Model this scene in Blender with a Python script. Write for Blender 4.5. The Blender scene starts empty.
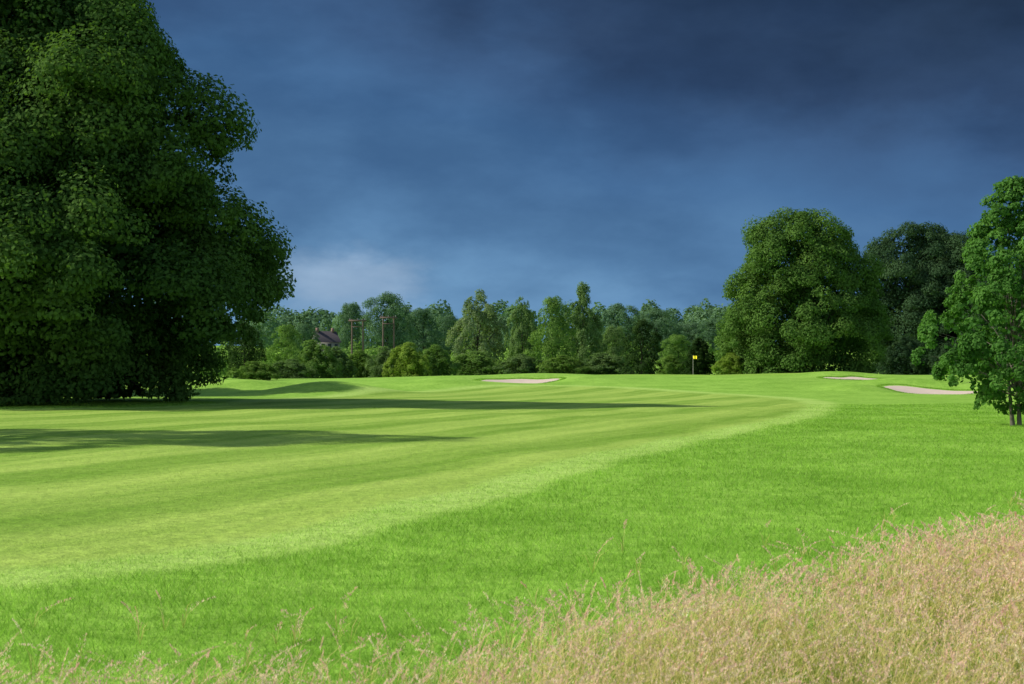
import bpy, math, random
import numpy as np
from mathutils import Vector
rng = np.random.default_rng(7)
F = 1422.0; CAMH = 1.65; HZ = 372.0
scene = bpy.context.scene
COL = scene.collection
R = math.radians

# ------------------------------------------------------------------ helpers
def ss(a, b, t):
    t = np.clip((np.asarray(t, float)-a)/(b-a), 0, 1)
    return t*t*(3-2*t)

BUNK = [(0.4, 129.5, 3.5, 3.4, .42, 1.4), (32.6, 135.5, 2.5, 5.4, .15, 0.0), (32.5, 111.0, 3.4, 4.4, .42, 1.4)]
def H(x, y):
    x = np.asarray(x, float); y = np.asarray(y, float)
    side = ss(-24, -3, x)
    h = ss(95, 150, y)*(0.8+0.45*side) - 0.55*ss(172, 205, y) + 14*ss(250, 700, y)
    for (cx, cy, rx, ry, a) in [(-13, 101, 4.5, 5, .95), (-21, 112, 5, 5, .9), (-6, 120, 5, 5, .5), (-26, 128, 6, 6, .6), (33, 158, 9, 6, .3),
                                (46, 124, 9, 9, .5), (14, 150, 9, 8, .12), (-34, 112, 7, 7, .6), (2.5, 138, 7, 4.5, .38), (-5.5, 131, 3, 4, .35), (6.5, 131, 3, 4, .35),
                                (33, 119.5, 5, 3.5, .6), (33, 145, 5, 4, .5), (39, 111, 2.5, 4, .35), (27.2, 112, 2.5, 4, .35), (22, 128, 4, 5, .25)]:
        h = h + a*np.exp(-((x-cx)/rx)**2-((y-cy)/ry)**2)
    for (bx, by, rx, ry, a, off) in BUNK:
        h = h - a*np.exp(-((x-bx)/rx)**2-((y-by+off)/ry)**2)
    near = 1-ss(60, 110, y)
    h = h + near*(.035*np.sin(.31*x+1.1)*np.sin(.27*y+.4) + .02*np.sin(.9*x+.5*y)) + .08*np.sin(.08*x+.4)*np.sin(.06*y)*ss(20, 50, y)
    return h

def mk_mesh(name, V, loops, starts, totals, mat=None, attrs=None, smooth=False):
    me = bpy.data.meshes.new(name)
    V = np.ascontiguousarray(V, dtype=np.float32)
    me.vertices.add(len(V)); me.vertices.foreach_set('co', V.ravel())
    me.loops.add(len(loops)); me.loops.foreach_set('vertex_index', np.asarray(loops, dtype=np.int32))
    me.polygons.add(len(starts)); me.polygons.foreach_set('loop_start', np.asarray(starts, dtype=np.int32))
    me.update(calc_edges=True)
    if smooth: me.polygons.foreach_set('use_smooth', np.ones(len(starts), dtype=bool))
    if attrs:
        for k, a in attrs.items():
            a = np.asarray(a, dtype=np.float32)
            if a.ndim == 1:
                at = me.attributes.new(k, 'FLOAT', 'POINT'); at.data.foreach_set('value', a)
            else:
                at = me.attributes.new(k, 'FLOAT_VECTOR', 'POINT'); at.data.foreach_set('vector', a.ravel())
    if mat: me.materials.append(mat)
    me.validate()
    return me
def poly_mesh(name, V, k, mat=None, attrs=None, smooth=False):   # consecutive k-gons
    n = len(V)//k
    return mk_mesh(name, V, np.arange(n*k), np.arange(n)*k, np.full(n, k), mat, attrs, smooth)
def idx_mesh(name, V, Fc, mat=None, attrs=None, smooth=False):
    Fc = np.asarray(Fc, dtype=np.int32); k = Fc.shape[1]
    return mk_mesh(name, V, Fc.ravel(), np.arange(len(Fc))*k, np.full(len(Fc), k), mat, attrs, smooth)
def link(name, me, parent=None):
    o = bpy.data.objects.new(name, me); COL.objects.link(o)
    if parent: o.parent = parent
    return o
def tag(o, label=None, cat=None, group=None, kind=None):
    if label: o['label'] = label
    if cat: o['category'] = cat
    if group: o['group'] = group
    if kind: o['kind'] = kind
    return o
def norm(v): return v/np.maximum(np.linalg.norm(v, axis=1, keepdims=True), 1e-9)
def wx(px, d): return (px-512)/F*d

class MB:
    def __init__(s): s.V = []; s.F = []
    def quad_box(s, c, size, rz=0):
        b = len(s.V); cx, cy, cz = c; sx, sy, sz = [q/2 for q in size]
        for dz in (-sz, sz):
            for dx, dy in ((-sx, -sy), (sx, -sy), (sx, sy), (-sx, sy)):
                s.V.append((cx+dx*math.cos(rz)-dy*math.sin(rz), cy+dx*math.sin(rz)+dy*math.cos(rz), cz+dz))
        for f in ((0, 3, 2, 1), (4, 5, 6, 7), (0, 1, 5, 4), (1, 2, 6, 5), (2, 3, 7, 6), (3, 0, 4, 7)):
            s.F.append([b+i for i in f])
        return s
    def tube(s, pts, rad, n=8):
        pts = [Vector(p) for p in pts]; b = len(s.V)
        for i, p in enumerate(pts):
            t = (pts[min(i+1, len(pts)-1)]-pts[max(i-1, 0)]).normalized()
            u = t.cross(Vector((0.13, 1, 0.07))).normalized(); v = t.cross(u)
            for k in range(n):
                a = 2*math.pi*k/n
                s.V.append(tuple(p+(u*math.cos(a)+v*math.sin(a))*rad[i]))
        for i in range(len(pts)-1):
            for k in range(n):
                a0 = b+i*n+k; a1 = b+i*n+(k+1) % n
                s.F.append([a0, a1, a1+n, a0+n])
        return s
    def mesh(s, name, mat, smooth=False):
        return idx_mesh(name, np.array(s.V), s.F, mat, None, smooth)

# ------------------------------------------------------------------ materials
def newmat(name):
    m = bpy.data.materials.new(name); m.use_nodes = True
    nt = m.node_tree; nt.nodes.clear()
    out = nt.nodes.new('ShaderNodeOutputMaterial')
    return m, nt, out
def nd(nt, t, **kw):
    n = nt.nodes.new(t)
    for k, v in kw.items(): setattr(n, k, v)
    return n
def mix(nt, fac, a, b, blend='MIX'):
    n = nt.nodes.new('ShaderNodeMix'); n.data_type = 'RGBA'; n.blend_type = blend
    for i, v in ((0, fac), (6, a), (7, b)):
        if hasattr(v, 'links'): nt.links.new(v, n.inputs[i])
        elif isinstance(v, tuple): n.inputs[i].default_value = (*v, 1)
        else: n.inputs[i].default_value = v
    return n.outputs[2]
def math_(nt, op, a, b=0.0, c=None, clamp=False):
    n = nt.nodes.new('ShaderNodeMath'); n.operation = op; n.use_clamp = clamp
    for i, v in enumerate((a, b) if c is None else (a, b, c)):
        if hasattr(v, 'links'): nt.links.new(v, n.inputs[i])
        else: n.inputs[i].default_value = v
    return n.outputs[0]
def mrange(nt, v, a, b, c=0.0, d=1.0, smooth=True):
    n = nt.nodes.new('ShaderNodeMapRange'); n.interpolation_type = 'SMOOTHSTEP' if smooth else 'LINEAR'
    nt.links.new(v, n.inputs[0])
    for i, q in enumerate((a, b, c, d)): n.inputs[1+i].default_value = q
    return n.outputs[0]
def noise(nt, vec, scale, detail=3, rough=.55, loc=None, sc=None, rot=None):
    if sc or loc or rot:
        mp = nt.nodes.new('ShaderNodeMapping')
        if loc: mp.inputs['Location'].default_value = loc
        if rot: mp.inputs['Rotation'].default_value = rot
        if sc: mp.inputs['Scale'].default_value = sc
        nt.links.new(vec, mp.inputs[0]); vec = mp.outputs[0]
    n = nt.nodes.new('ShaderNodeTexNoise'); n.inputs['Scale'].default_value = scale
    n.inputs['Detail'].default_value = detail; n.inputs['Roughness'].default_value = rough
    nt.links.new(vec, n.inputs['Vector'])
    return n.outputs['Fac']

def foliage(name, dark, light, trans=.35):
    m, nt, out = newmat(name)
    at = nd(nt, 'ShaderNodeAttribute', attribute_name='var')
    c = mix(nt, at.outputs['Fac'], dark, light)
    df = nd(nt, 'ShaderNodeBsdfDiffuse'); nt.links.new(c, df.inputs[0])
    tr = nd(nt, 'ShaderNodeBsdfTranslucent')
    c2 = mix(nt, 1.0, c, (1.1, 1.25, .5), 'MULTIPLY'); nt.links.new(c2, tr.inputs[0])
    ms = nd(nt, 'ShaderNodeMixShader'); ms.inputs[0].default_value = trans
    nt.links.new(df.outputs[0], ms.inputs[1]); nt.links.new(tr.outputs[0], ms.inputs[2])
    nt.links.new(ms.outputs[0], out.inputs[0])
    return m
def plain(name, col, rough=.8, var=.3, scale=3.0):
    m, nt, out = newmat(name)
    tc = nd(nt, 'ShaderNodeTexCoord')
    n = noise(nt, tc.outputs['Object'], scale, 4)
    c = mix(nt, n, tuple(v*(1-var) for v in col), tuple(min(1, v*(1+var)) for v in col))
    b = nd(nt, 'ShaderNodeBsdfPrincipled'); nt.links.new(c, b.inputs['Base Color']); b.inputs['Roughness'].default_value = rough
    b.inputs['Specular IOR Level'].default_value = .2
    bp = nd(nt, 'ShaderNodeBump'); bp.inputs['Strength'].default_value = .4; nt.links.new(n, bp.inputs['Height']); nt.links.new(bp.outputs[0], b.inputs['Normal'])
    nt.links.new(b.outputs[0], out.inputs[0])
    return m

def grass_color(nt):
    geo = nd(nt, 'ShaderNodeNewGeometry'); pos = geo.outputs['Position']
    zone = nd(nt, 'ShaderNodeAttribute', attribute_name='zone')
    sx = nd(nt, 'ShaderNodeSeparateXYZ'); nt.links.new(zone.outputs['Vector'], sx.inputs[0])
    n1 = noise(nt, pos, .35, 4, .6); n2 = noise(nt, pos, 2.3, 3, .6); n3 = noise(nt, pos, 14, 2, .6)
    nm = math_(nt, 'ADD', math_(nt, 'MULTIPLY', n1, .45), math_(nt, 'ADD', math_(nt, 'MULTIPLY', n2, .35), math_(nt, 'MULTIPLY', n3, .2)))
    f = mrange(nt, nm, .36, .64)
    rough = mix(nt, f, (.19, .38, .035), (.325, .555, .075))
    dp = nd(nt, 'ShaderNodeVectorMath', operation='DOT_PRODUCT'); nt.links.new(pos, dp.inputs[0]); dp.inputs[1].default_value = (.932, -.36, 0)
    u = math_(nt, 'ADD', dp.outputs['Value'], math_(nt, 'MULTIPLY', n1, .7))
    s = mrange(nt, math_(nt, 'SINE', math_(nt, 'MULTIPLY', u, 2*math.pi/4.6)), -.45, .45)
    rot = nd(nt, 'ShaderNodeVectorRotate', rotation_type='Z_AXIS'); nt.links.new(pos, rot.inputs['Vector']); rot.inputs['Angle'].default_value = math.atan2(.36, .932)
    st = noise(nt, rot.outputs[0], 1.0, 3, .6, sc=(1.1, .07, 1))
    s2 = math_(nt, 'ADD', math_(nt, 'MULTIPLY', s, .55), math_(nt, 'MULTIPLY', mrange(nt, st, .36, .66), .45))
    s3 = math_(nt, 'ADD', math_(nt, 'MULTIPLY', s2, .8), math_(nt, 'MULTIPLY', f, .2))
    fair = mix(nt, s3, (.18, .335, .03), (.41, .565, .10))
    semi = mix(nt, f, (.33, .53, .085), (.45, .64, .14))
    green = mix(nt, f, (.23, .42, .045), (.30, .48, .06))
    c = mix(nt, sx.outputs[1], rough, semi)
    c = mix(nt, sx.outputs[0], c, fair)
    c = mix(nt, sx.outputs[2], c, green)
    return c, pos, n3

def ground_mat():
    m, nt, out = newmat('mown turf')
    c, pos, n3 = grass_color(nt)
    fine = noise(nt, pos, 45, 3, .7)
    mid = noise(nt, pos, 5, 4, .7)
    k = mrange(nt, math_(nt, 'ADD', math_(nt, 'MULTIPLY', fine, .5), math_(nt, 'MULTIPLY', mid, .5)), .3, .7, .58, 1.08)
    cc = nd(nt, 'ShaderNodeCombineColor')
    for i in range(3): nt.links.new(k, cc.inputs[i])
    c = mix(nt, 1.0, c, cc.outputs[0], 'MULTIPLY')
    b = nd(nt, 'ShaderNodeBsdfPrincipled'); nt.links.new(c, b.inputs['Base Color']); b.inputs['Roughness'].default_value = .9
    b.inputs['Specular IOR Level'].default_value = .1
    bp = nd(nt, 'ShaderNodeBump'); bp.inputs['Strength'].default_value = .8; bp.inputs['Distance'].default_value = .06
    nt.links.new(mid, bp.inputs['Height']); nt.links.new(bp.outputs[0], b.inputs['Normal'])
    nt.links.new(b.outputs[0], out.inputs[0])
    return m
def blade_mat():
    m, nt, out = newmat('grass blades')
    c, pos, n3 = grass_color(nt)
    at = nd(nt, 'ShaderNodeAttribute', attribute_name='var')
    k = mrange(nt, at.outputs['Fac'], 0, 1, .65, 1.45, False)
    cc = nd(nt, 'ShaderNodeCombineColor')
    for i in range(3): nt.links.new(k, cc.inputs[i])
    c = mix(nt, 1.0, c, cc.outputs[0], 'MULTIPLY')
    df = nd(nt, 'ShaderNodeBsdfDiffuse'); nt.links.new(c, df.inputs[0])
    tr = nd(nt, 'ShaderNodeBsdfTranslucent'); nt.links.new(c, tr.inputs[0])
    ms = nd(nt, 'ShaderNodeMixShader'); ms.inputs[0].default_value = .5
    nt.links.new(df.outputs[0], ms.inputs[1]); nt.links.new(tr.outputs[0], ms.inputs[2])
    nt.links.new(ms.outputs[0], out.inputs[0])
    return m
def straw_mat():
    m, nt, out = newmat('dry seeding grass')
    at = nd(nt, 'ShaderNodeAttribute', attribute_name='tint')
    df = nd(nt, 'ShaderNodeBsdfDiffuse'); nt.links.new(at.outputs['Color'], df.inputs[0])
    tr = nd(nt, 'ShaderNodeBsdfTranslucent'); nt.links.new(at.outputs['Color'], tr.inputs[0])
    ms = nd(nt, 'ShaderNodeMixShader'); ms.inputs[0].default_value = .45
    nt.links.new(df.outputs[0], ms.inputs[1]); nt.links.new(tr.outputs[0], ms.inputs[2])
    nt.links.new(ms.outputs[0], out.inputs[0])
    return m
M_ground = ground_mat(); M_blade = blade_mat(); M_straw = straw_mat()
M_bark = plain('bark', (.045, .038, .03), .9, .4, 6)
M_palebark = plain('grey bark', (.13, .115, .09), .9, .4, 6)
M_sand = plain('bunker sand', (.54, .43, .34), .95, .15, 1.8)
M_pole = plain('weathered wood', (.14, .10, .08), .8, .3, 4)
M_ceram = plain('grey metal', (.2, .2, .21), .5, .1, 4)
M_brick = plain('brick', (.20, .13, .11), .9, .25, 3)
M_roof = plain('roof slate', (.06, .052, .055), .8, .2, 3)
M_white = plain('dull render', (.33, .30, .29), .6, .05, 3)
M_glass = plain('dark glass', (.03, .04, .05), .1, .1, 3)
M_flag = plain('yellow flag cloth', (.95, .80, .03), .8, .04, 3)
M_polewhite = plain('flagstick paint', (.6, .58, .45), .5, .05, 3)

# ------------------------------------------------------------------ ground zones
FAIR = np.array([(-60, 1), (-14, 6), (-5.2, 10.5), (-3.0, 13.2), (-1.3, 18.3), (.2, 24), (3.7, 34.5), (7.5, 45), (11, 56), (15, 72), (17.5, 86), (17, 98), (12, 108), (8, 115),
                 (2, 118), (-4, 112), (-9, 98), (-14, 82), (-13, 66), (-24, 60), (-60, 58)], float)
def sdist(P, poly):
    d = np.full(len(P), 1e9); inside = np.zeros(len(P), bool)
    n = len(poly)
    for i in range(n):
        a = poly[i]; b = poly[(i+1) % n]; e = b-a
        w = P-a; t = np.clip((w@e)/(e@e), 0, 1)
        dd = np.hypot(*(w-t[:, None]*e).T); d = np.minimum(d, dd)
        c = ((a[1] > P[:, 1]) != (b[1] > P[:, 1]))
        xx = (b[0]-a[0])*(P[:, 1]-a[1])/(b[1]-a[1]+1e-12)+a[0]
        inside ^= (c & (P[:, 0] < xx))
    return np.where(inside, -d, d)
def smooth_poly(p, it=3):
    for _ in range(it):
        q = np.roll(p, -1, 0); p = np.stack([.75*p+.25*q, .25*p+.75*q], 1).reshape(-1, 2)
    return p
FAIRS = smooth_poly(FAIR, 2)
def zones(x, y):
    P = np.stack([x, y], 1).astype(float)
    out = np.zeros((len(P), 3), np.float32)
    m = (y < 145) & (y > 0) & (np.abs(x) < 70)
    s = np.full(len(P), 50.0)
    s[m] = sdist(P[m], FAIRS)
    s = s + .07*np.sin(x*1.7+y*.6)+.05*np.sin(y*2.1-x)
    w = .12+.005*np.abs(y)
    out[:, 0] = 1-ss(-w, w, s)
    out[:, 1] = 1-ss(-w*1.2, w*1.2, s-.9-.008*y)
    g = ((x-16)/21)**2+((y-154)/13)**2
    out[:, 2] = 1-ss(.8, 1.15, g)
    return out

# ground sheet: graded grid reaching the horizon
az = np.concatenate([np.linspace(-180, -32, 60, endpoint=False), np.linspace(-32, 32, 560, endpoint=False), np.linspace(32, 180, 60, endpoint=False)])
rr = [0.3]
while rr[-1] < 3500:
    d = rr[-1]
    rr.append(d + (.25+.012*d if d < 90 else (.7 if d < 185 else .7+(d-185)*.06)))
rr = np.array(rr)
A, Rg = np.meshgrid(np.radians(az), rr)
X = (Rg*np.sin(A)).ravel(); Y = (Rg*np.cos(A)).ravel()
Z = H(X, Y)
nr, na = len(rr), len(az)
i = np.arange(nr-1)[:, None]*na; j = np.arange(na)[None, :]; j2 = (j+1) % na
Fc = np.stack([i+j, i+j2, i+na+j2, i+na+j], -1).reshape(-1, 4)
V = np.stack([X, Y, Z], 1)
zn = zones(V[:, 0], V[:, 1])
me = idx_mesh('ground', V, Fc[:, ::-1], M_ground, {'zone': zn}, True)
tag(link('ground', me), kind='structure')

# ------------------------------------------------------------------ mown grass blades
def blades(n_target, y0, y1, rho0):
    ys = np.linspace(y0, y1, 600)
    dens = rho0*(8/np.maximum(ys, 5))**1.6*(.85*ys+5)
    N = int(np.trapz(dens, ys)); N = min(N, n_target)
    cdf = np.cumsum(dens); cdf /= cdf[-1]
    y = np.interp(rng.random(N), cdf, ys)
    x = (rng.random(N)-.5)*(.85*y+5)
    return x, y
x, y = blades(900000, 4.0, 75, 3000)
zn = zones(x, y)
N = len(x)
clump = .5+.5*np.sin(x*3.1+1.3*np.sin(y*2.3))*np.sin(y*2.7+1.1*np.sin(x*1.9))
hgt = (.046*(1-zn[:, 1])+.024*(zn[:, 1]-zn[:, 0]).clip(0)+.013*zn[:, 0])*(.5+rng.random(N))*(.75+.5*clump)
wd = .0040*(np.maximum(y, 6)/8)**.8*(.6+.8*rng.random(N))*(1-.35*zn[:, 0])
th = rng.random(N)*2*np.pi; ph = rng.random(N)*2*np.pi
lean = hgt*(.3+1.0*rng.random(N))
z = H(x, y)-.004
b0 = np.stack([x-np.cos(th)*wd/2, y-np.sin(th)*wd/2, z], 1)
b1 = np.stack([x+np.cos(th)*wd/2, y+np.sin(th)*wd/2, z], 1)
tp = np.stack([x+np.cos(ph)*lean, y+np.sin(ph)*lean, z+hgt], 1)
V = np.stack([b0, b1, tp], 1).reshape(-1, 3)
var = np.repeat(rng.random(N), 3)
me = poly_mesh('mown_grass', V, 3, M_blade, {'zone': np.repeat(zn, 3, 0), 'var': var})
tag(link('mown_grass', me), 'short bright green mown grass of the rough and fairway in the foreground', 'grass', kind='stuff')

# ------------------------------------------------------------------ tall seeding grass
BX = np.array([-9, -6, -3, -1.2, .17, 1.2, 2.2, 3.9, 7, 11]); BY = np.array([5.6, 5.9, 6.5, 7.2, 8.5, 9.8, 11.0, 13.2, 16.5, 20])
def tall_grass(Np, mesh_name):
    x = rng.uniform(-5.5, 9.5, Np); y = rng.uniform(2.8, 18, Np)
    lim = np.interp(x, BX, BY)+.35*np.sin(x*2.3)+.25*np.sin(x*5.1+1)
    e = lim-y
    cl = .5+.5*np.sin(x*2.9+1.7*np.sin(y*2.1))*np.sin(y*3.3+1.2*np.sin(x*2.7))
    keep = (rng.random(Np) < ss(-.5, 3.2, e)*(.30+.70*cl)) | (rng.random(Np) < .06*np.exp(np.minimum(e, 0)/.7))
    keep &= np.abs(x) < .5*y+2.4
    x = x[keep]; y = y[keep]; e = e[keep]; cl = cl[keep]; N = len(x)
    ht = (.27+.28*ss(-.6, 2.6, e))*(.45+.85*rng.random(N)**1.3)*(.85+.25*cl)
    z = H(x, y)
    patch = .5+.5*np.sin(x*1.6+.8*np.sin(y*1.4))*np.sin(y*1.5+.5)
    patch = np.clip(.38+.5*patch+.2*ss(5, 10, y)+.6*(rng.random(N)-.5), 0, 1)
    la = rng.normal(.3, 1.6, N); ld = ht*(.12+.95*rng.random(N)**1.4)
    lx = np.cos(la)*ld; ly = np.sin(la)*ld
    Vs = []; Cs = []
    straw = np.array([.90, .69, .33]); pink = np.array([.88, .56, .47]); grn = np.array([.47, .52, .11]); low = np.array([.30, .38, .06]); pale = np.array([.94, .79, .53])
    def pt(t): return np.stack([x+lx*t**2, y+ly*t**2, z+ht*(t-.18*t**3)], 1)
    th = rng.random(N)*np.pi; wv = np.stack([np.cos(th), np.sin(th), 0*th], 1)
    ts = [0, .35, .7, 1.0]; ws = [.0024, .0021, .0018, .0012]
    far = np.clip(y/7, .8, 1.6)[:, None]
    scol = [low+0*x[:, None], grn*(1-patch[:, None]*.5)+straw*.5*patch[:, None], straw*(.75+.25*patch[:, None]), straw+0*x[:, None]]
    for k in range(3):
        a = pt(ts[k]); b = pt(ts[k+1])
        q = np.stack([a-wv*ws[k]*far/2, a+wv*ws[k]*far/2, b+wv*ws[k+1]*far/2, b-wv*ws[k+1]*far/2], 1)
        Vs.append(q.reshape(-1, 3)); Cs.append(np.stack([scol[k], scol[k], scol[k+1], scol[k+1]], 1).reshape(-1, 3))
    hd = rng.random(N) < .80
    hx = np.where(hd)[0]; K = 32; n_h = len(hx)
    plen = (.07+.13*rng.random(n_h))/ht[hx]; pw = .006+.044*rng.random(n_h)**1.8
    mm = np.clip(patch[hx]*.95+rng.normal(0, .3, n_h), 0, 1)[:, None]
    hc = pink*mm+pale*(1-mm); m2 = rng.random((n_h, 1))*.4; hc = hc*(1-m2)+straw*m2
    for k in range(K):
        f = (k+rng.random(n_h))/K
        t = 1-plen*(1-f)
        c0 = np.stack([x[hx]+lx[hx]*t**2, y[hx]+ly[hx]*t**2, z[hx]+ht[hx]*(t-.18*t**3)], 1)
        rad = pw*(1-f)**.7*(.3+.9*rng.random(n_h))
        an = rng.random(n_h)*2*np.pi
        c0 = c0+np.stack([np.cos(an)*rad, np.sin(an)*rad, rad*.4], 1)
        up = norm(np.stack([np.cos(an)*.6+rng.normal(0, .3, n_h), np.sin(an)*.6, np.ones(n_h)], 1))
        sd = norm(np.cross(up, rng.normal(size=(n_h, 3))))
        L = (.004+.005*rng.random(n_h))[:, None]*np.clip(far[hx], 1, 1.5); W = L*.34
        q = np.stack([c0-up*L, c0+sd*W, c0+up*L, c0-sd*W], 1)
        Vs.append(q.reshape(-1, 3)); cc = np.minimum(hc*(.75+.45*rng.random((n_h, 1))), .95)
        Cs.append(np.repeat(cc, 4, 0))
    for k in range(3):
        a = rng.random(N)*2*np.pi; dv = np.stack([np.cos(a), np.sin(a), 0*a], 1); sv = np.stack([-np.sin(a), np.cos(a), 0*a], 1)
        L = ht*(.33+.42*rng.random(N)); sp = L*(.4+.7*rng.random(N))
        base = np.stack([x, y, z], 1); W = .0042*far
        p1 = base+dv*(sp*.4)[:, None]; p1[:, 2] += L*.7
        p2 = base+dv*sp[:, None]; p2[:, 2] += L*(.5+.6*rng.random(N))
        c0 = low*(.8+.5*rng.random((N, 1))); mp = (patch[:, None]*.8*rng.random((N, 1))+.08)
        c1 = grn*(1-mp)+straw*mp
        Vs.append(np.stack([base-sv*W/2, base+sv*W/2, p1+sv*W/2, p1-sv*W/2], 1).reshape(-1, 3))
        Cs.append(np.stack([c0, c0, c1, c1], 1).reshape(-1, 3))
        Vs.append(np.stack([p1-sv*W/2, p1+sv*W/2, p2+sv*.0006, p2-sv*.0006], 1).reshape(-1, 3))
        Cs.append(np.stack([c1, c1, c1, c1], 1).reshape(-1, 3))
    return poly_mesh(mesh_name, np.concatenate(Vs), 4, M_straw, {'tint': np.concatenate(Cs)})
me = tall_grass(80000, 'meadow_grass')
tag(link('meadow_grass', me), 'tall dry straw and pink seeding grass in the lower right foreground', 'grass', kind='stuff')

# ------------------------------------------------------------------ trees
def crown_mesh(name, profile, Ht, Rd, n_cl, cl_r, n_leaf, leaf, seed, flat=.75, asym=.12, fill=.12, squash=1.0, jag=.0, droop=.25):
    r = np.random.default_rng(seed)
    pz = np.array([p[0] for p in profile])*Ht; pr = np.array([p[1] for p in profile])*Rd
    zs = np.linspace(pz[0], pz[-1], 200); w = np.interp(zs, pz, pr)+.25*Rd; cdf = np.cumsum(w); cdf /= cdf[-1]
    zc = np.interp((np.arange(n_cl)+r.random(n_cl))/n_cl, cdf, zs)
    a = (np.arange(n_cl)*2.39996+r.normal(0, .35, n_cl))
    k1, k2 = r.random(2)*6
    wob = 1+asym*np.sin(a*2+k1)+asym*.8*np.sin(a*3+k2+zc*.5)+asym*.5*np.sin(zc*1.3*10/Ht+a)
    cr = cl_r*(.45+1.05*r.random(n_cl))
    R0 = np.interp(zc, pz, pr)*wob
    rad = np.maximum(R0-cr*.75, 0)*(1-.55*r.random(n_cl)**2.5)+jag*r.normal(0, 1, n_cl)*cr*.5
    rad = np.minimum(rad, np.maximum(np.interp(zc, pz, pr)*1.06-cr*.6, .0))
    zc = np.minimum(zc, pz[-1]-cr*.55)
    C = np.stack([np.cos(a)*rad, np.sin(a)*rad*squash, zc], 1)
    ns = 7
    sd_ = norm(r.normal(size=(n_cl*ns, 3))); big = np.repeat(np.arange(n_cl), ns)
    o_ = norm(np.stack([C[big, 0], C[big, 1], np.full(len(big), Rd*.4)], 1))
    fl = np.sum(sd_*o_, 1) < 0; sd_[fl] *= -1
    S = C[big]+sd_*(cr[big]*.62)[:, None]*np.array([1, 1, flat]); sr = cr[big]*(.30+.25*r.random(len(big)))
    wt = sr**2; idx = r.choice(len(S), n_leaf, p=wt/wt.sum())
    d = norm(r.normal(size=(n_leaf, 3)))
    outw = norm(np.stack([C[big[idx], 0], C[big[idx], 1], np.full(n_leaf, Rd*.35)], 1))
    flip = (np.sum(d*outw, 1) < -.2) & (r.random(n_leaf) < .8); d[flip] *= -1
    rs = .5+.6*r.random(n_leaf)**.7
    P = S[idx]+d*(sr[idx]*rs)[:, None]*np.array([1, 1, flat])
    P[:, 2] -= droop*sr[idx]*(d[:, 0]**2+d[:, 1]**2)
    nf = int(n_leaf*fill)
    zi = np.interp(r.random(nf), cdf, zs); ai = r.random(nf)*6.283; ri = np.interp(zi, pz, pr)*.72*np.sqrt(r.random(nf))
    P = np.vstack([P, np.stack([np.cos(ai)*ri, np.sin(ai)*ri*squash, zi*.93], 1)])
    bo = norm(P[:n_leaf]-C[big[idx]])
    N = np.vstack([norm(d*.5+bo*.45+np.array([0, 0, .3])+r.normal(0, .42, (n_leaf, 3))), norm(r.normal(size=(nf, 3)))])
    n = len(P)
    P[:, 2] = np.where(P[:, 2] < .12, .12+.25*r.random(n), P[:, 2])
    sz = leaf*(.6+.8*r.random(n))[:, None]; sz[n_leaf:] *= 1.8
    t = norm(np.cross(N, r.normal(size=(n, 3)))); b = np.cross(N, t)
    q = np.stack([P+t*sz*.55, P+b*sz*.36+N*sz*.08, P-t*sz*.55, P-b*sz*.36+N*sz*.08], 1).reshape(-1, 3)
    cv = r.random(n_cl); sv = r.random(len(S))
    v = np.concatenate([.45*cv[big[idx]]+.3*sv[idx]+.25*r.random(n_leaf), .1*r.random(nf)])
    me = poly_mesh(name, q, 4, None, {'var': np.repeat(v, 4)})
    return me, C, cr
def trunk_mesh(name, mat, base_r, Ht, C, n_limb, seed, z_fork=.2, sides=9, stems=1):
    r = random.Random(seed); mb = MB()
    top = Ht*.82
    for sidx in range(stems):
        ox = (sidx-(stems-1)/2)*base_r*5
        pts = []; rad = []
        for k in range(8):
            t = k/7
            pts.append((ox*(1+.6*t)+Ht*.012*math.sin(t*5+seed+sidx), Ht*.012*math.cos(t*4+seed), -.15+top*t)); rad.append(base_r*((1.45 if k == 0 else 1.0)*(1-t*.85)))
        mb.tube(pts, rad, sides)
    order = sorted(range(len(C)), key=lambda q: r.random())[:n_limb]
    for q in order:
        c = C[q]*np.array([.9, .9, 1]); z0 = max(Ht*z_fork*.6, min(c[2]*.75, top*.9)*(.6+.3*r.random()))
        t0 = z0/top; p0 = Vector((Ht*.012*math.sin(t0*5+seed), Ht*.012*math.cos(t0*4+seed), z0)); p3 = Vector(c)
        br = base_r*.42*(1-t0*.6)
        p1 = p0.lerp(p3, .35)+Vector((0, 0, .05*Ht*r.random())); p2 = p0.lerp(p3, .7)+Vector((r.uniform(-.02, .02)*Ht, r.uniform(-.02, .02)*Ht, .03*Ht))
        mb.tube([p0, p1, p2, p3], [br, br*.7, br*.42, br*.12], 6)
    return mb.mesh(name, mat, True)
def place_tree(kind, label, cat, X, Y, tm, cm, fol, scale=(1, 1, 1), rz=0, group=None):
    e = bpy.data.objects.new(kind, None); COL.objects.link(e)
    e.location = (X, Y, float(H(X, Y))); e.scale = scale; e.rotation_euler = (0, 0, rz)
    tag(e, label, cat, group)
    if tm: link('trunk', tm, e)
    c = link('crown', cm, e)
    if len(cm.materials) == 0: cm.materials.append(fol)
    c.material_slots[0].link = 'OBJECT'; c.material_slots[0].material = fol
    return e

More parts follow.
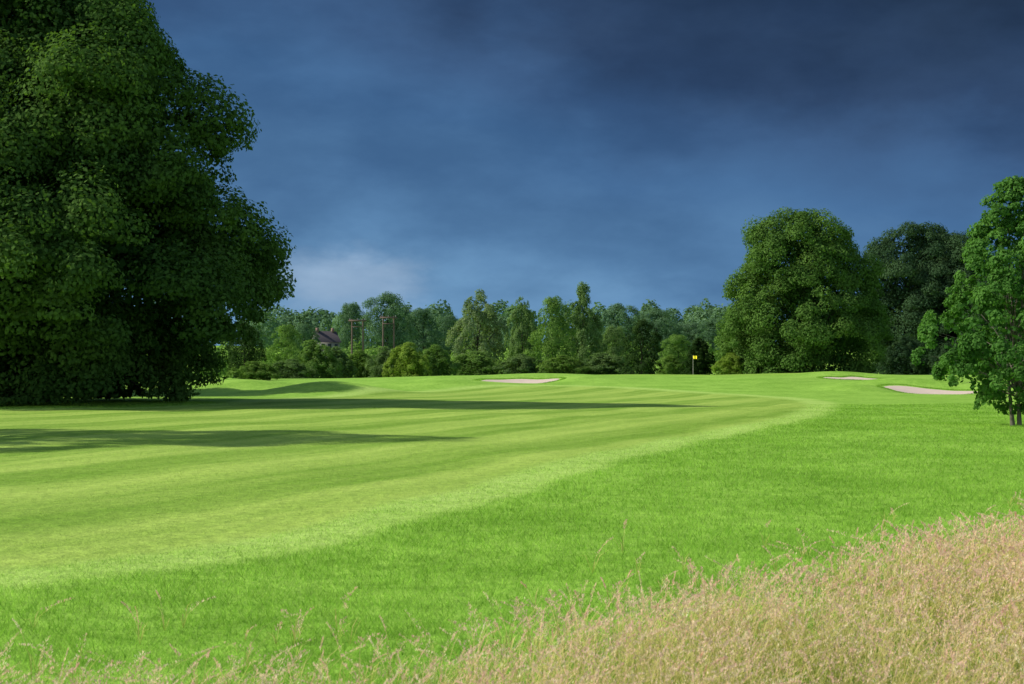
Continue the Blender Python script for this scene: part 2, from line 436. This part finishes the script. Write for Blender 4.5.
G_left = foliage('deep lime foliage', (.030, .074, .018), (.125, .22, .048), .34)
G_shade = foliage('field foliage', (.028, .064, .016), (.082, .15, .034), .28)
G_big = foliage('chestnut foliage', (.045, .105, .022), (.14, .245, .05), .3)
G_dark = foliage('dark foliage', (.028, .062, .030), (.072, .13, .052), .28)
G_young = foliage('young oak foliage', (.042, .12, .024), (.14, .30, .06), .4)
G_olive = foliage('olive foliage', (.13, .19, .09), (.28, .36, .16), .35)
G_mid = foliage('mid green foliage', (.10, .19, .045), (.24, .38, .09), .35)
G_birch = foliage('birch foliage', (.09, .16, .055), (.22, .33, .11), .35)
G_farhaze = foliage('haze-tinted far foliage', (.075, .15, .085), (.16, .265, .13), .3)  # bluish haze of distance is painted into these leaf colours
G_bush = foliage('bush foliage', (.11, .20, .04), (.25, .38, .085), .35)
G_yell = foliage('yellow green foliage', (.16, .25, .035), (.31, .43, .08), .35)
G_yew = foliage('yew foliage', (.020, .046, .014), (.060, .108, .028), .25)

# great tree on the left
prof = [(.015, .55), (.06, .66), (.12, .82), (.18, .95), (.25, 1.0), (.32, .985), (.38, .91), (.44, .83), (.52, .76), (.66, .66), (.82, .48), (.93, .30), (1.0, .05)]
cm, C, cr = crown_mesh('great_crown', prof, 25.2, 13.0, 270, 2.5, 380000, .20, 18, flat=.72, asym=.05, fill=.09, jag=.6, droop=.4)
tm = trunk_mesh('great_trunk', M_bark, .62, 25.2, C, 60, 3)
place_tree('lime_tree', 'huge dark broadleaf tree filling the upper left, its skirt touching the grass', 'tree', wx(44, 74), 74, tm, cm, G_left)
# big tree on the right
prof = [(.01, .85), (.12, 1.0), (.3, 1.0), (.45, .92), (.6, .82), (.78, .70), (.9, .50), (1.0, .08)]
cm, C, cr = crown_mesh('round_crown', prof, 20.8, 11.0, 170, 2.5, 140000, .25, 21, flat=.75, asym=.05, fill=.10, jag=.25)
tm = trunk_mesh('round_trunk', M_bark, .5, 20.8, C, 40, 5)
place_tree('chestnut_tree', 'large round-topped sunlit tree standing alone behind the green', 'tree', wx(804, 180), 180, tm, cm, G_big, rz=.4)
# dark trees behind it
prof_b = [(.03, .7), (.2, .95), (.4, 1.0), (.6, .98), (.8, .84), (.93, .58), (1.0, .15)]
cmA, CA, _ = crown_mesh('dark_crown', prof_b, 22.5, 8.5, 120, 2.5, 90000, .25, 33, asym=.03, jag=.12)
tmA = trunk_mesh('dark_trunk', M_bark, .45, 22.5, CA, 25, 7)
place_tree('dark_tree', 'tall dark tree with a broad top just right of the large round-topped tree', 'tree', wx(916, 226), 226, tmA, cmA, G_dark, (1.1, 1, 1.08))
place_tree('dark_tree', 'dark tree half hidden behind the young tree at the right edge', 'tree', wx(954, 224), 224, tmA, cmA, G_dark, (.98, .9, 1.01), 2.0)
place_tree('dark_tree', 'lower dark tree seen through the leaves at the far right edge', 'tree', wx(1008, 215), 215, tmA, cmA, G_dark, (.9, .8, .74), 4.0)
# young tree at the right edge
prof = [(.055, .22), (.12, .48), (.20, .78), (.29, .98), (.38, 1.0), (.48, .86), (.60, .66), (.74, .48), (.88, .28), (1.0, .03)]
cm, C, cr = crown_mesh('young_crown', prof, 7.3, 2.85, 170, .38, 60000, .085, 55, flat=.8, asym=.07, fill=.04, jag=1.1)
tm = trunk_mesh('young_trunk', M_palebark, .055, 7.3, C, 60, 9, stems=2)
place_tree('young_tree', 'young bright green tree on thin twin trunks at the right edge', 'tree', wx(1015, 42), 42, tm, cm, G_young)

# prototypes for the tree line, 10 m high with a 4 m radius
P_ = {}
def proto(key, prof, seed, n_cl=50, cl_r=1.1, leaf=.17, n=20000, **kw):
    cm, C, _ = crown_mesh(key+'_crown', prof, 10, 4, n_cl, cl_r, n, leaf, seed, **kw)
    P_[key] = (trunk_mesh(key+'_trunk', M_bark, .2, 10, C, 16, seed, sides=6), cm)
proto('broad', [(.02, .7), (.2, .95), (.4, 1), (.6, .94), (.8, .78), (.93, .54), (1, .15)], 51, asym=.08, cl_r=1.25, flat=.9)
proto('broadb', [(.02, .7), (.2, .95), (.45, 1), (.65, .92), (.85, .72), (1, .2)], 52, asym=.1, cl_r=1.3, jag=.05, flat=.9)
proto('broadc', [(.02, .8), (.2, 1), (.5, .98), (.7, .85), (.88, .6), (1, .15)], 62, asym=.12, cl_r=1.1, jag=.2, flat=.9)
proto('willow', [(.02, .65), (.3, .95), (.55, .9), (.75, .70), (.9, .42), (1, .1)], 53, n_cl=60, cl_r=.95, asym=.14, jag=.35, flat=1.1, fill=.08)
proto('point', [(.03, .75), (.3, 1), (.55, .8), (.75, .55), (.9, .28), (1, .03)], 54, n_cl=60, cl_r=.8, asym=.08, jag=.3, flat=1.1)
proto('bush', [(0, .9), (.25, 1), (.5, .92), (.75, .70), (.92, .42), (1, .15)], 55, n_cl=60, cl_r=.85, asym=.15, leaf=.2, jag=.4, flat=1.6, fill=.2, droop=0)
proto('round', [(0, .85), (.2, 1), (.5, .98), (.75, .82), (.92, .52), (1, .1)], 56, n_cl=90, cl_r=.75, asym=.02)
proto('cone', [(0, .85), (.2, 1), (.5, .90), (.75, .66), (.92, .36), (1, .03)], 57, n_cl=90, cl_r=.7, asym=.02, n=26000, fill=.25)
# trees whose shadows cross the turf
tw, cw = P_['willow']
place_tree('field_tree', 'tree standing left of the fairway whose shadow crosses the turf', 'tree', -25.0, 36, tw, cw, G_shade, (1.6, 1.35, 1.85), 1.0)
place_tree('field_tree', 'tree standing behind the huge left tree, shading the mounds', 'tree', -34, 100, tmA, cmA, G_shade, (.85, .9, .74), 3.0)

def line_tree(kind, key, x0, x1, ytop, d, fol, label, cat='tree', group=None):
    cx = wx((x0+x1)/2, d); hg = float(H(cx, d))
    top = (HZ-ytop)/F*d+CAMH; h = max(top-hg, 1.0); w = (x1-x0)/F*d
    tm, cm = P_[key]
    place_tree(kind, label, cat, cx, d, tm, cm, fol, (w/7.4, w/8*.9, h/9.8), (x0*.37+d) % 6.28, group)
FARG = 'skyline trees beyond the golf course'
LG = 'trees in the row beyond the green'
HG = 'hedgerow bushes beyond the fairway'
L = [
 ('round_tree','broad',333,370,305,420,G_farhaze,'rounded dark skyline tree just right of the distant house','tree',FARG),
 ('round_tree','broadb',362,414,297,400,G_farhaze,'tallest rounded skyline tree, behind the right-hand power poles','tree',FARG),
 ('round_tree','broadc',400,446,311,430,G_farhaze,'small rounded skyline tree just right of the tallest skyline tree','tree',FARG),
 ('round_tree','broadb',424,472,318,450,G_farhaze,'low skyline tree at the left foot of the feathery tree','tree',FARG),
 ('round_tree','broadc',588,646,307,400,G_farhaze,'rounded skyline tree rising right of the pointed tree','tree',FARG),
 ('round_tree','broadb',630,684,312,420,G_farhaze,'rounded skyline tree above the round dark tree','tree',FARG),
 ('round_tree','broad',660,712,324,440,G_farhaze,'low skyline tree to the upper left of the dark cone-shaped tree','tree',FARG),
 ('round_tree','broadc',690,742,320,430,G_farhaze,'skyline tree touching the left side of the large round-topped tree','tree',FARG),
 ('round_tree','broad',288,320,325,380,G_farhaze,'low skyline tree left of the distant house','tree',FARG),
 ('feathery_tree','willow',446,510,293,250,G_olive,'tall grey-green feathery tree at the left end of the row','tree',LG),
 ('slender_tree','willow',502,542,300,262,G_birch,'slender dull green tree between the feathery tree and the pale rounded tree','tree',LG),
 ('pale_tree','broadc',527,578,301,242,G_mid,'pale green rounded tree in the middle of the row','tree',LG),
 ('pointed_tree','point',558,607,289,252,G_birch,'tall pointed tree with the sharpest top in the row','tree',LG),
 ('dark_round_tree','broad',594,632,328,258,G_birch,'small green tree between the pointed tree and the round dark tree','tree',LG),
 ('dark_round_tree','round',619,665,321,200,G_yew,'dense round dark tree lit on its left side, left of the flag','tree',LG),
 ('cone_tree','cone',679,718,339,186,G_yew,'small dark cone-shaped tree right behind the yellow flag','tree',None),
 ('scrub_tree','broadc',656,700,337,235,G_mid,'mid green scrubby tree left of the yellow flag','tree',None),
 ('pale_bush','bush',710,752,355,178,G_yell,'low pale green bush at the left foot of the large round-topped tree','bush',None),
 ('pale_bush','bush',652,690,357,215,G_bush,'low bush between the round dark tree and the flag','bush',None),
 ('dark_bush','bush',880,930,340,205,G_dark,'dark bush under the tall dark tree','bush',None),
 ('dark_bush','bush',924,975,346,200,G_dark,'dark bush left of the young tree trunk','bush',None),
 ('dark_bush','bush',965,1030,352,190,G_dark,'dark bush behind the young tree','bush',None),
 ('hedge_tree','broadb',222,266,326,165,G_yew,'dark tree at the right foot of the huge left tree','tree',None),
 ('hedge_tree','broadc',262,310,328,215,G_mid,'mid green tree just right of the huge left tree','tree',None),
 ('hedge_bush','bush',284,340,344,205,G_mid,'leaning green bush below the distant house','bush',HG),
 ('hedge_bush','bush',314,358,350,215,G_birch,'low bush left of the left-hand power poles','bush',HG),
 ('hedge_bush','bush',336,384,353,225,G_bush,'bush at the foot of the left-hand power poles','bush',HG),
 ('hedge_bush','bush',362,408,350,220,G_birch,'bush at the foot of the right-hand power poles','bush',HG),
 ('hedge_bush','bush',384,432,346,215,G_yell,'brightest yellow-green bush in the hedgerow','bush',HG),
 ('hedge_bush','bush',412,460,348,222,G_mid,'hedgerow bush at the left foot of the feathery tree','bush',HG),
 ('hedge_bush','bush',230,278,363,150,G_bush,'low bush on the turf in front of the hedgerow, far left','bush',HG),
 ('hedge_bush','bush',266,316,361,190,G_birch,'low bush in front of the mid green hedgerow tree','bush',HG),
 ('hedge_bush','bush',446,504,354,230,G_mid,'low scrub under the feathery tree','bush',HG),
 ('hedge_bush','bush',490,550,356,228,G_birch,'low scrub under the slender tree','bush',HG),
 ('hedge_bush','bush',536,590,357,226,G_bush,'low scrub under the pale rounded tree','bush',HG),
 ('hedge_bush','bush',572,632,355,230,G_birch,'low scrub under the pointed tree','bush',HG),
]
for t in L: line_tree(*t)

# far wood as one mass
def wood(name, fol, label, y0, y1, xs0, xs1, n, seed, hh):
    r = np.random.default_rng(seed); Vs = []; vs = []
    for k in range(n):
        cx = r.uniform(xs0, xs1); cy = r.uniform(y0, y1); hz = float(H(cx, cy)); tall = hh*(.7+.5*r.random()); rad = tall*.55
        m_ = 1300; d = norm(r.normal(size=(m_, 3))); d[:, 2] = np.abs(d[:, 2])*1.0
        lump = 1+.14*np.sin(d[:, 0]*5+k)*np.sin(d[:, 2]*6+k*2)+.05*r.normal(size=m_)
        P = np.stack([cx+d[:, 0]*rad*lump, cy+d[:, 1]*rad*lump, hz+tall*.05+tall*d[:, 2]*lump*.95], 1)
        N = norm(d+r.normal(0, .4, (m_, 3))); t = norm(np.cross(N, r.normal(size=(m_, 3)))); b = np.cross(N, t); s = (tall*.07*(.6+.8*r.random((m_, 1))))
        Vs.append(np.stack([P+t*s*.6, P+b*s*.45, P-t*s*.6, P-b*s*.45], 1).reshape(-1, 3)); vs.append(np.repeat(r.random(m_)*.6+.4*r.random(), 4))
    me = poly_mesh(name, np.concatenate(Vs), 4, fol, {'var': np.concatenate(vs)})
    tag(link(name, me), label, 'woodland', kind='stuff')
wood('distant_wood', G_farhaze, 'continuous distant woodland along the horizon behind the tree row', 500, 640, -420, 460, 220, 5, 14)
wood('distant_hedgerow', G_mid, 'mass of low scrub and hedge closing the fields behind the trees', 262, 330, -190, 210, 130, 6, 5.5)

# ------------------------------------------------------------------ bunkers
def bunker(bx, by, rx, ry, seed, label):
    nt_, nr_ = 64, 14; V = []; Fc = []
    for i in range(nr_+1):
        for k in range(nt_):
            a = 2*math.pi*k/nt_; o = 1+.15*math.sin(2*a+seed)+.11*math.sin(3*a+seed*2.3)+.05*math.sin(5*a+seed)
            q = i/nr_*o
            x = bx+rx*q*math.cos(a); y = by+ry*q*math.sin(a)
            V.append((x, y, float(H(x, y))+.06-.11*(i/nr_)**6))
    for i in range(nr_):
        for k in range(nt_):
            k2 = (k+1) % nt_; Fc.append([i*nt_+k, (i+1)*nt_+k, (i+1)*nt_+k2, i*nt_+k2])
    tag(link('sand_bunker', idx_mesh('sand_bunker', np.array(V), Fc, M_sand, None, True)), label, 'bunker')
    return [(bx+rx*(1+.15*math.sin(2*a+seed)+.11*math.sin(3*a+seed*2.3)+.05*math.sin(5*a+seed))*math.cos(a), by+ry*(1+.15*math.sin(2*a+seed)+.11*math.sin(3*a+seed*2.3)+.05*math.sin(5*a+seed))*math.sin(a)) for a in np.linspace(0, 2*math.pi, 400, endpoint=False)]
rims = []
rims += bunker(*BUNK[0][:4], 1.0, 'long thin sand bunker left of the flag, cut into the front of the green')
rims += bunker(*BUNK[1][:4], 2.2, 'small sand bunker just below the large round-topped tree')
rims += bunker(*BUNK[2][:4], 3.5, 'largest pale sand bunker, left of the young tree')
rp = np.repeat(np.array(rims), 16, 0); n_ = len(rp)
rp = rp+rng.normal(0, .10, rp.shape); hz_ = H(rp[:, 0], rp[:, 1])-.03; th = rng.random(n_)*2*np.pi; hh_ = .06+.09*rng.random(n_)
wv = np.stack([np.cos(th), np.sin(th), 0*th], 1)*.02
b_ = np.stack([rp[:, 0], rp[:, 1], hz_], 1); tp = b_+rng.normal(0, .05, (n_, 3)); tp[:, 2] = hz_+hh_
me = poly_mesh('fringe_grass', np.stack([b_-wv, b_+wv, tp], 1).reshape(-1, 3), 3, M_blade, {'zone': np.zeros((n_*3, 3)), 'var': np.repeat(rng.random(n_)*.8, 3)})
tag(link('fringe_grass', me), 'longer fringe of grass round the rims of the sand bunkers', 'grass', kind='stuff')

# ------------------------------------------------------------------ flag
e = bpy.data.objects.new('golf_flag', None); COL.objects.link(e)
fx, fy = wx(693, 158), 158; e.location = (fx, fy, float(H(fx, fy)))
tag(e, 'golf flagstick with a small yellow flag standing on the green', 'golf flag')
link('pole', MB().tube([(0, 0, -.1), (0, 0, 2.2)], [.018, .014], 8).mesh('pole', M_polewhite), e)
V = []; Fc = []
for i in range(9):
    for k in range(5):
        u = i/8; w_ = .06*math.sin(u*6)
        V.append((.02+.46*u*.77-w_*.6, -.46*u*.64-w_*.77, 2.18-.34*k/4-.08*u-.03*math.sin(u*6)))
for i in range(8):
    for k in range(4): Fc.append([i*5+k, i*5+k+1, (i+1)*5+k+1, (i+1)*5+k])
link('flag', idx_mesh('flag', np.array(V), Fc, M_flag, None, True), e)

# ------------------------------------------------------------------ power poles
def hpole(px, d, ytop, label):
    e = bpy.data.objects.new('power_pole', None); COL.objects.link(e)
    X_ = wx(px, d); g = float(H(X_, d)); e.location = (X_, d, g)
    h = (HZ-ytop)/F*d+CAMH-g
    tag(e, label, 'power pole', 'twin-leg wooden power poles')
    for s in (-1, 1): link('leg', MB().tube([(s*1.15, 0, -.3), (s*1.1, 0, h)], [.21, .17], 8).mesh('leg', M_pole), e)
    link('crossarm', MB().quad_box((0, -.25, h-.35), (3.6, .18, .32)).mesh('crossarm', M_pole), e)
    link('brace', MB().quad_box((0, -.25, h-1.6), (2.4, .10, .14)).mesh('brace', M_pole), e)
    for s in (-1.5, 0, 1.5): link('insulator', MB().tube([(s, -.25, h-.18), (s, -.25, h+.02), (s, -.25, h+.14)], [.07, .11, .04], 8).mesh('insulator', M_ceram), e)
hpole(357.5, 290, 319, 'left-hand wooden twin-leg power pole above the hedgerow')
hpole(388.5, 295, 316, 'right-hand wooden twin-leg power pole above the hedgerow')

# ------------------------------------------------------------------ house
e = bpy.data.objects.new('distant_house', None); COL.objects.link(e)
hx = wx(325, 400); hg = float(H(hx, 400)); e.location = (hx, 400, hg+1.1); e.rotation_euler = (0, 0, .6)
tag(e, 'small distant house with dull pale walls and dark roof among the trees', 'house')
mb = MB(); mb.quad_box((0, 0, 1.2), (6.3, 5.6, 8.4))
link('wall', mb.mesh('wall', M_white), e)
for s in (-1, 1):
    g = bpy.data.meshes.new('gable'); g.from_pydata([(s*3.16, -2.82, 5.4), (s*3.16, 2.82, 5.4), (s*3.16, 0, 8.0)], [], [(0, 2, 1)]); g.materials.append(M_white); link('gable', g, e)
V = np.array([(-3.5, -3.3, 5.0), (3.5, -3.3, 5.0), (3.5, 0, 8.2), (-3.5, 0, 8.2), (-3.5, 3.3, 5.0), (3.5, 3.3, 5.0)])
rf = link('roof', idx_mesh('roof', V, [[0, 1, 2, 3], [3, 2, 5, 4]], M_roof), e)
link('chimney', MB().quad_box((-2.4, 0, 8.4), (.7, .7, 1.4)).mesh('chimney', M_brick), rf)
link('chimney', MB().quad_box((2.4, 0, 8.4), (.7, .7, 1.4)).mesh('chimney', M_brick), rf)
for x_, z_ in ((-2.0, 4), (0, 4), (2.0, 4), (-2.0, 1.2), (2.0, 1.2)):
    w = link('window', MB().quad_box((x_, -2.83, z_), (1.2, .08, 1.3)).mesh('window', M_white), e)
    link('pane', MB().quad_box((x_, -2.89, z_), (1.0, .05, 1.05)).mesh('pane', M_glass), w)

# ------------------------------------------------------------------ light
EL = 38.5; AZ = R(2)
v = Vector((math.cos(R(EL))*math.cos(AZ), -math.cos(R(EL))*math.sin(AZ), -math.sin(R(EL))))
sd = bpy.data.lights.new('sun', 'SUN'); sd.energy = 5.0; sd.angle = R(.9); sd.color = (1, .95, .86)
so = bpy.data.objects.new('sun', sd); COL.objects.link(so); so.rotation_euler = v.to_track_quat('-Z', 'Y').to_euler(); so.location = (-60, 20, 60)

w = bpy.data.worlds.new('World'); scene.world = w; w.use_nodes = True
nt = w.node_tree; nt.nodes.clear()
out = nt.nodes.new('ShaderNodeOutputWorld')
sky = nt.nodes.new('ShaderNodeTexSky'); sky.sky_type = 'NISHITA'; sky.sun_disc = False
sky.sun_elevation = R(EL); sky.sun_rotation = math.atan2(-math.cos(AZ), math.sin(AZ)) % (2*math.pi)
bg1 = nt.nodes.new('ShaderNodeBackground'); bg1.inputs[1].default_value = .15; nt.links.new(sky.outputs[0], bg1.inputs[0])
tc = nt.nodes.new('ShaderNodeTexCoord'); G = tc.outputs['Generated']
sp = nt.nodes.new('ShaderNodeSeparateXYZ'); nt.links.new(G, sp.inputs[0])
x_, y_, z_ = sp.outputs
n1 = noise(nt, G, 3.0, 3, .5, loc=(.3, 0, .2), sc=(1, 1, 2.6)); n2 = noise(nt, G, 8.5, 7, .58, loc=(3, 1, 5), sc=(1, 1, 1.9)); n3 = noise(nt, G, 5.0, 6, .55, loc=(7, 2, 1), sc=(1, 1, 2.4), rot=(0, R(-18), 0))
n4 = noise(nt, G, 16, 6, .6, loc=(1, 4, 2), sc=(1, 1, 2.2))
ze = math_(nt, 'ADD', z_, math_(nt, 'MULTIPLY', x_, .17))
ze = math_(nt, 'ADD', ze, math_(nt, 'MULTIPLY', math_(nt, 'SUBTRACT', n1, .5), .13))
ze = math_(nt, 'ADD', ze, math_(nt, 'MULTIPLY', math_(nt, 'SUBTRACT', n2, .5), .09))
cr_ = nt.nodes.new('ShaderNodeValToRGB'); nt.links.new(mrange(nt, ze, -.02, .36, 0, 1, False), cr_.inputs[0])
el = cr_.color_ramp.elements
stops = [(0, (.20, .40, .63)), (.12, (.16, .325, .54)), (.26, (.090, .205, .385)), (.45, (.055, .137, .29)), (.58, (.043, .100, .22)), (.68, (.029, .062, .138)), (.82, (.017, .036, .078)), (1, (.021, .039, .082))]
el[0].position = 0; el[0].color = (*stops[0][1], 1); el[1].position = 1; el[1].color = (*stops[-1][1], 1)
for p, c_ in stops[1:-1]:
    q = el.new(p); q.color = (*c_, 1)
vd = nt.nodes.new('ShaderNodeVectorMath'); vd.operation = 'SUBTRACT'; nt.links.new(G, vd.inputs[0]); vd.inputs[1].default_value = (-.122, .99, .058)
vm = nt.nodes.new('ShaderNodeVectorMath'); vm.operation = 'MULTIPLY'; nt.links.new(vd.outputs[0], vm.inputs[0]); vm.inputs[1].default_value = (1.0, .3, 2.2)
vl = nt.nodes.new('ShaderNodeVectorMath'); vl.operation = 'LENGTH'; nt.links.new(vm.outputs[0], vl.inputs[0])
dist = math_(nt, 'ADD', vl.outputs['Value'], math_(nt, 'MULTIPLY', math_(nt, 'SUBTRACT', n4, .5), .12))
pf = mrange(nt, dist, .0, .085, 1, 0)
storm = mix(nt, math_(nt, 'MULTIPLY', pf, .8), cr_.outputs[0], (.36, .50, .68))
storm = mix(nt, 1.0, storm, mix(nt, mrange(nt, n3, .34, .66), (.80, .83, .86), (1.24, 1.2, 1.16)), 'MULTIPLY')
bg2 = nt.nodes.new('ShaderNodeBackground'); nt.links.new(storm, bg2.inputs[0])
mf = math_(nt, 'MULTIPLY', mrange(nt, y_, .15, .6), mrange(nt, z_, .33, .55, 1, 0))
msh = nt.nodes.new('ShaderNodeMixShader'); nt.links.new(mf, msh.inputs[0]); nt.links.new(bg1.outputs[0], msh.inputs[1]); nt.links.new(bg2.outputs[0], msh.inputs[2])
nt.links.new(msh.outputs[0], out.inputs[0])

# ------------------------------------------------------------------ camera
cd = bpy.data.cameras.new('camera'); cd.lens = 50; cd.sensor_width = 36; cd.clip_end = 6000; cd.clip_start = .1
cd.dof.use_dof = True; cd.dof.focus_distance = 70; cd.dof.aperture_fstop = 8
co = bpy.data.objects.new('camera', cd); COL.objects.link(co); co.location = (0, 0, CAMH)
co.rotation_euler = (R(90)+math.atan(30/F), 0, 0)
scene.camera = co
scene.view_settings.view_transform = 'Standard'; scene.view_settings.look = 'None'; scene.view_settings.exposure = 0
